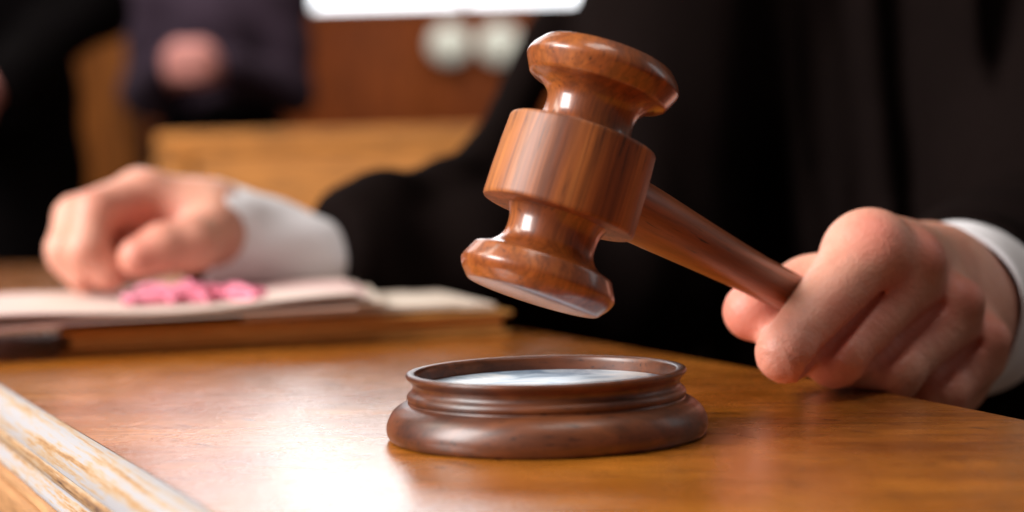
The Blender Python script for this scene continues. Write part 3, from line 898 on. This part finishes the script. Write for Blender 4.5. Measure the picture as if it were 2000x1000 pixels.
# black slab added where the gap under the papers is only shaded
gap_slab = obox('gap_shade_slab', M_gap_shade, 0.045, 0.128, 0.010, 0.13, 0.0134, 0.0146, None, 0.0005)
tag(gap_slab, 'black slab painted in for the shaded gap between the brown book and the pink tinted papers', 'gap_shade_slab')
top_p = empty('paper_stack', (float(B0[0]), float(B0[1]), 0.0155))
tag(top_p, 'pink tinted stack of papers under the resting fist, overhanging the book on the left', 'paper stack')
def ztop(u, w): return 0.0148 + 0.0010 * max(0, (u - 0.02)) / 0.1 - 0.10 * max(0, 0.02 - u) ** 1.35
for q in range(4):
    o_ = 0.0013 * q
    sheet('sheet', (M_paper, M_paper2)[q % 2] if q < 3 else M_paper, top_p, lambda t, q=q: -0.11 + 0.002 * q, lambda t, q=q: 0.122 + 0.006 * ((q * 5) % 3) + 0.02 * t, -0.012 + 0.0030 * ((q * 7) % 3), 0.15,
          lambda u, w, o_=o_: ztop(u, w) + o_ + 0.0006 * q * math.sin(u * 40 + q), 0.0009)

# pink ribbon tangle on the papers
rib = empty('ribbon', P(375, 575, 0.745)); rib.location.z = 0.0215
tag(rib, 'tangled bright pink ribbon lying on the papers beside the fist', 'ribbon')
rc = np.array(P(378, 575, 0.742))
def strip(pts, wdt, mat, parent):
    pts = spline(pts, 8)
    vs, fs = [], []
    for i, p in enumerate(pts):
        t = pts[min(i + 1, len(pts) - 1)] - pts[max(i - 1, 0)]; t = t / (np.linalg.norm(t) + 1e-9)
        s = np.cross(t, [0.2, 0.9, 0.3]); s /= (np.linalg.norm(s) + 1e-9)
        nrm = np.cross(s, t) * 0.0003
        for a, b_ in ((-1, 1), (1, 1), (1, -1), (-1, -1)): vs.append(tuple(p + s * a * wdt / 2 + nrm * b_))
    for i in range(len(pts) - 1):
        for k in range(4):
            j = (k + 1) % 4
            fs.append((i * 4 + k, i * 4 + j, i * 4 + 4 + j, i * 4 + 4 + k))
    return build('ribbon_loop', vs, fs, mat, parent)
zt = 0.0203
for q in range(20):
    an = q * 0.9
    L = 0.010 + 0.012 * random.random()
    c = np.array([rc[0] + random.uniform(-0.024, 0.026), rc[1] + random.uniform(-0.006, 0.012), zt])
    dx = math.cos(an) * L * 1.3; dy = math.sin(an) * L * 0.6
    hgt = 0.002 + 0.0045 * random.random()
    strip([c, c + [dx * 0.5, dy * 0.5, hgt], c + [dx, dy, hgt * 0.6], c + [dx * 0.9 + 0.003, dy - 0.004, 0.0005], c + [dx * 0.3, dy * 0.2 - 0.003, 0.001], c + [-0.002, -0.001, 0.0015]], 0.0036, M_pink, rib)
strip([rc * [1, 1, 0] + [-0.03, -0.004, zt], rc * [1, 1, 0] + [-0.01, -0.008, zt + 0.002], rc * [1, 1, 0] + [0.012, -0.004, zt + 0.003], rc * [1, 1, 0] + [0.032, -0.002, zt + 0.001]], 0.006, M_pink, rib)

# ------------------------------------------------------------------ people far behind
def far_person(cx, cy, w, hands, m_top, m_leg, label, robe=False, dz=0.0):
    root = empty('person', (cx, cy, FLOOR)); tag(root, label, 'person')
    hz = FLOOR + 1.68 + dz
    def bf(X):
        d = ell(X, (cx, cy, hz), (0.078, 0.098, 0.118))
        d = smin(d, cap(X, (cx, cy - 0.09, hz), (cx, cy - 0.112, hz - 0.03), 0.008, 0.013), 0.01)
        for s in (-1, 1): d = smin(d, ell(X, (cx + s * 0.08, cy, hz - 0.005), (0.01, 0.018, 0.03)), 0.006)
        d = smin(d, cap(X, (cx, cy + 0.015, hz - 0.08), (cx, cy + 0.02, FLOOR + 1.30 + dz), 0.055, 0.07), 0.03)
        d = smin(d, cap(X, (cx, cy + 0.02, FLOOR + 1.30 + dz), (cx, cy + 0.02, FLOOR + 0.95), 0.10, 0.10), 0.05)
        for s in (-1, 1):
            d = smin(d, cap(X, (cx + s * 0.07, cy + 0.02, FLOOR + 0.9), (cx + s * 0.09, cy + 0.02, FLOOR + 0.08), 0.06, 0.035), 0.03)
            sh = Vector((cx + s * w * 0.40, cy + 0.02, FLOOR + 1.40 + dz)); el = Vector((cx + s * w * 0.46, cy, FLOOR + 1.12 + dz * 0.6))
            hd_ = Vector(hands) + Vector((s * 0.022, 0, 0))
            d = smin(d, cap(X, sh, el, 0.045, 0.038), 0.02); d = smin(d, cap(X, el, hd_, 0.036, 0.026), 0.01)
            d = smin(d, ell(X, hd_, (0.042, 0.036, 0.052)), 0.012)
            for k in range(4):
                fo = hd_ + Vector((-s * 0.01, -0.030, 0.028 - k * 0.019))
                d = smin(d, cap(X, fo + Vector((s * 0.028, 0.008, 0)), fo + Vector((-s * 0.022, -0.004, -0.006)), 0.0105, 0.009), 0.004)
        return d
    v, f = nets(bf, (cx - 0.4, cy - 0.36, FLOOR + 0.02), (cx + 0.4, cy + 0.25, hz + 0.16), 0.010)
    build('body', v, f, M_skin2, root)
    def jf(X):
        d = cap(X, (cx, cy + 0.02, FLOOR + (0.2 if robe else 0.92)), (cx, cy + 0.02, FLOOR + 1.30 + dz), w * (0.46 if robe else 0.36), w * 0.34)
        d = smin(d, cap(X, (cx - w * 0.38, cy + 0.02, FLOOR + 1.39 + dz), (cx + w * 0.38, cy + 0.02, FLOOR + 1.39 + dz), 0.07, 0.07), 0.05)
        for s in (-1, 1):
            sh = Vector((cx + s * w * 0.40, cy + 0.02, FLOOR + 1.40 + dz)); el = Vector((cx + s * w * 0.46, cy, FLOOR + 1.12 + dz * 0.6))
            hd_ = Vector(hands) + Vector((s * 0.05, 0.02, 0.01))
            hd_ = el + (hd_ - el) * 0.80
            d = smin(d, cap(X, sh, el, 0.066, 0.056), 0.03); d = smin(d, cap(X, el, hd_, 0.056, 0.045), 0.02)
        d = d + 0.004 * np.sin(X[0] * 60 + X[2] * 12) + 0.003 * np.sin(X[2] * 50 + X[0] * 20)
        d = smax(d, X[2] - (FLOOR + 1.45 + dz), 0.02)
        return smax(d, (FLOOR + (0.12 if robe else 0.90)) - X[2], 0.01)
    v, f = nets(jf, (cx - 0.45, cy - 0.4, FLOOR + 0.05), (cx + 0.45, cy + 0.32, FLOOR + 1.52), 0.012)
    build('robe' if robe else 'jacket', v, f, m_top, root)
    if not robe:
        def tf(X):
            d = cap(X, (cx, cy + 0.02, FLOOR + 0.95), (cx, cy + 0.02, FLOOR + 0.90), 0.150, 0.150)
            for s in (-1, 1): d = smin(d, cap(X, (cx + s * 0.078, cy + 0.02, FLOOR + 0.88), (cx + s * 0.09, cy + 0.02, FLOOR + 0.03), 0.095, 0.075), 0.03)
            return smax(d, FLOOR + 0.03 - X[2], 0.01)
        v, f = nets(tf, (cx - 0.3, cy - 0.25, FLOOR), (cx + 0.3, cy + 0.3, FLOOR + 1.14), 0.014)
        build('trousers', v, f, m_leg, root)
    def hf(X):
        h = ell(X, (cx, cy + 0.012, hz + 0.015), (0.086, 0.106, 0.118))
        return smax(smax(h, -(X[1] - (cy - 0.06)) - (X[2] - (hz + 0.05)) * 0.8, 0.01), hz - 0.07 - X[2], 0.01)
    v, f = nets(hf, (cx - 0.1, cy - 0.11, hz - 0.1), (cx + 0.1, cy + 0.13, hz + 0.15), 0.01)
    build('hair', v, f, plain('brown_hair', (0.02, 0.012, 0.008), 0.6), root)
    for s in (-1, 1):
        vs, fs = box_mesh(cx + s * 0.09 - 0.045, cx + s * 0.09 + 0.045, cy - 0.17, cy + 0.10, FLOOR, FLOOR + 0.07, 0.025, 3)
        build('shoe', vs, fs, M_black, root)
    return root
hp_ = P(368, 122, 3.75)
far_person(P(425, 100, 4.0).x, 4.0, 0.37, (hp_.x, 3.78, hp_.z), M_suit, M_black, 'blurred person in a dark purple jacket standing with hands clasped behind the bench', dz=-0.115)
hq = P(-110, 210, 2.42)
far_person(-0.86, 2.70, 0.46, (hq.x, 2.43, hq.z), M_black, M_black, 'blurred person in black standing at the far left edge', robe=True)
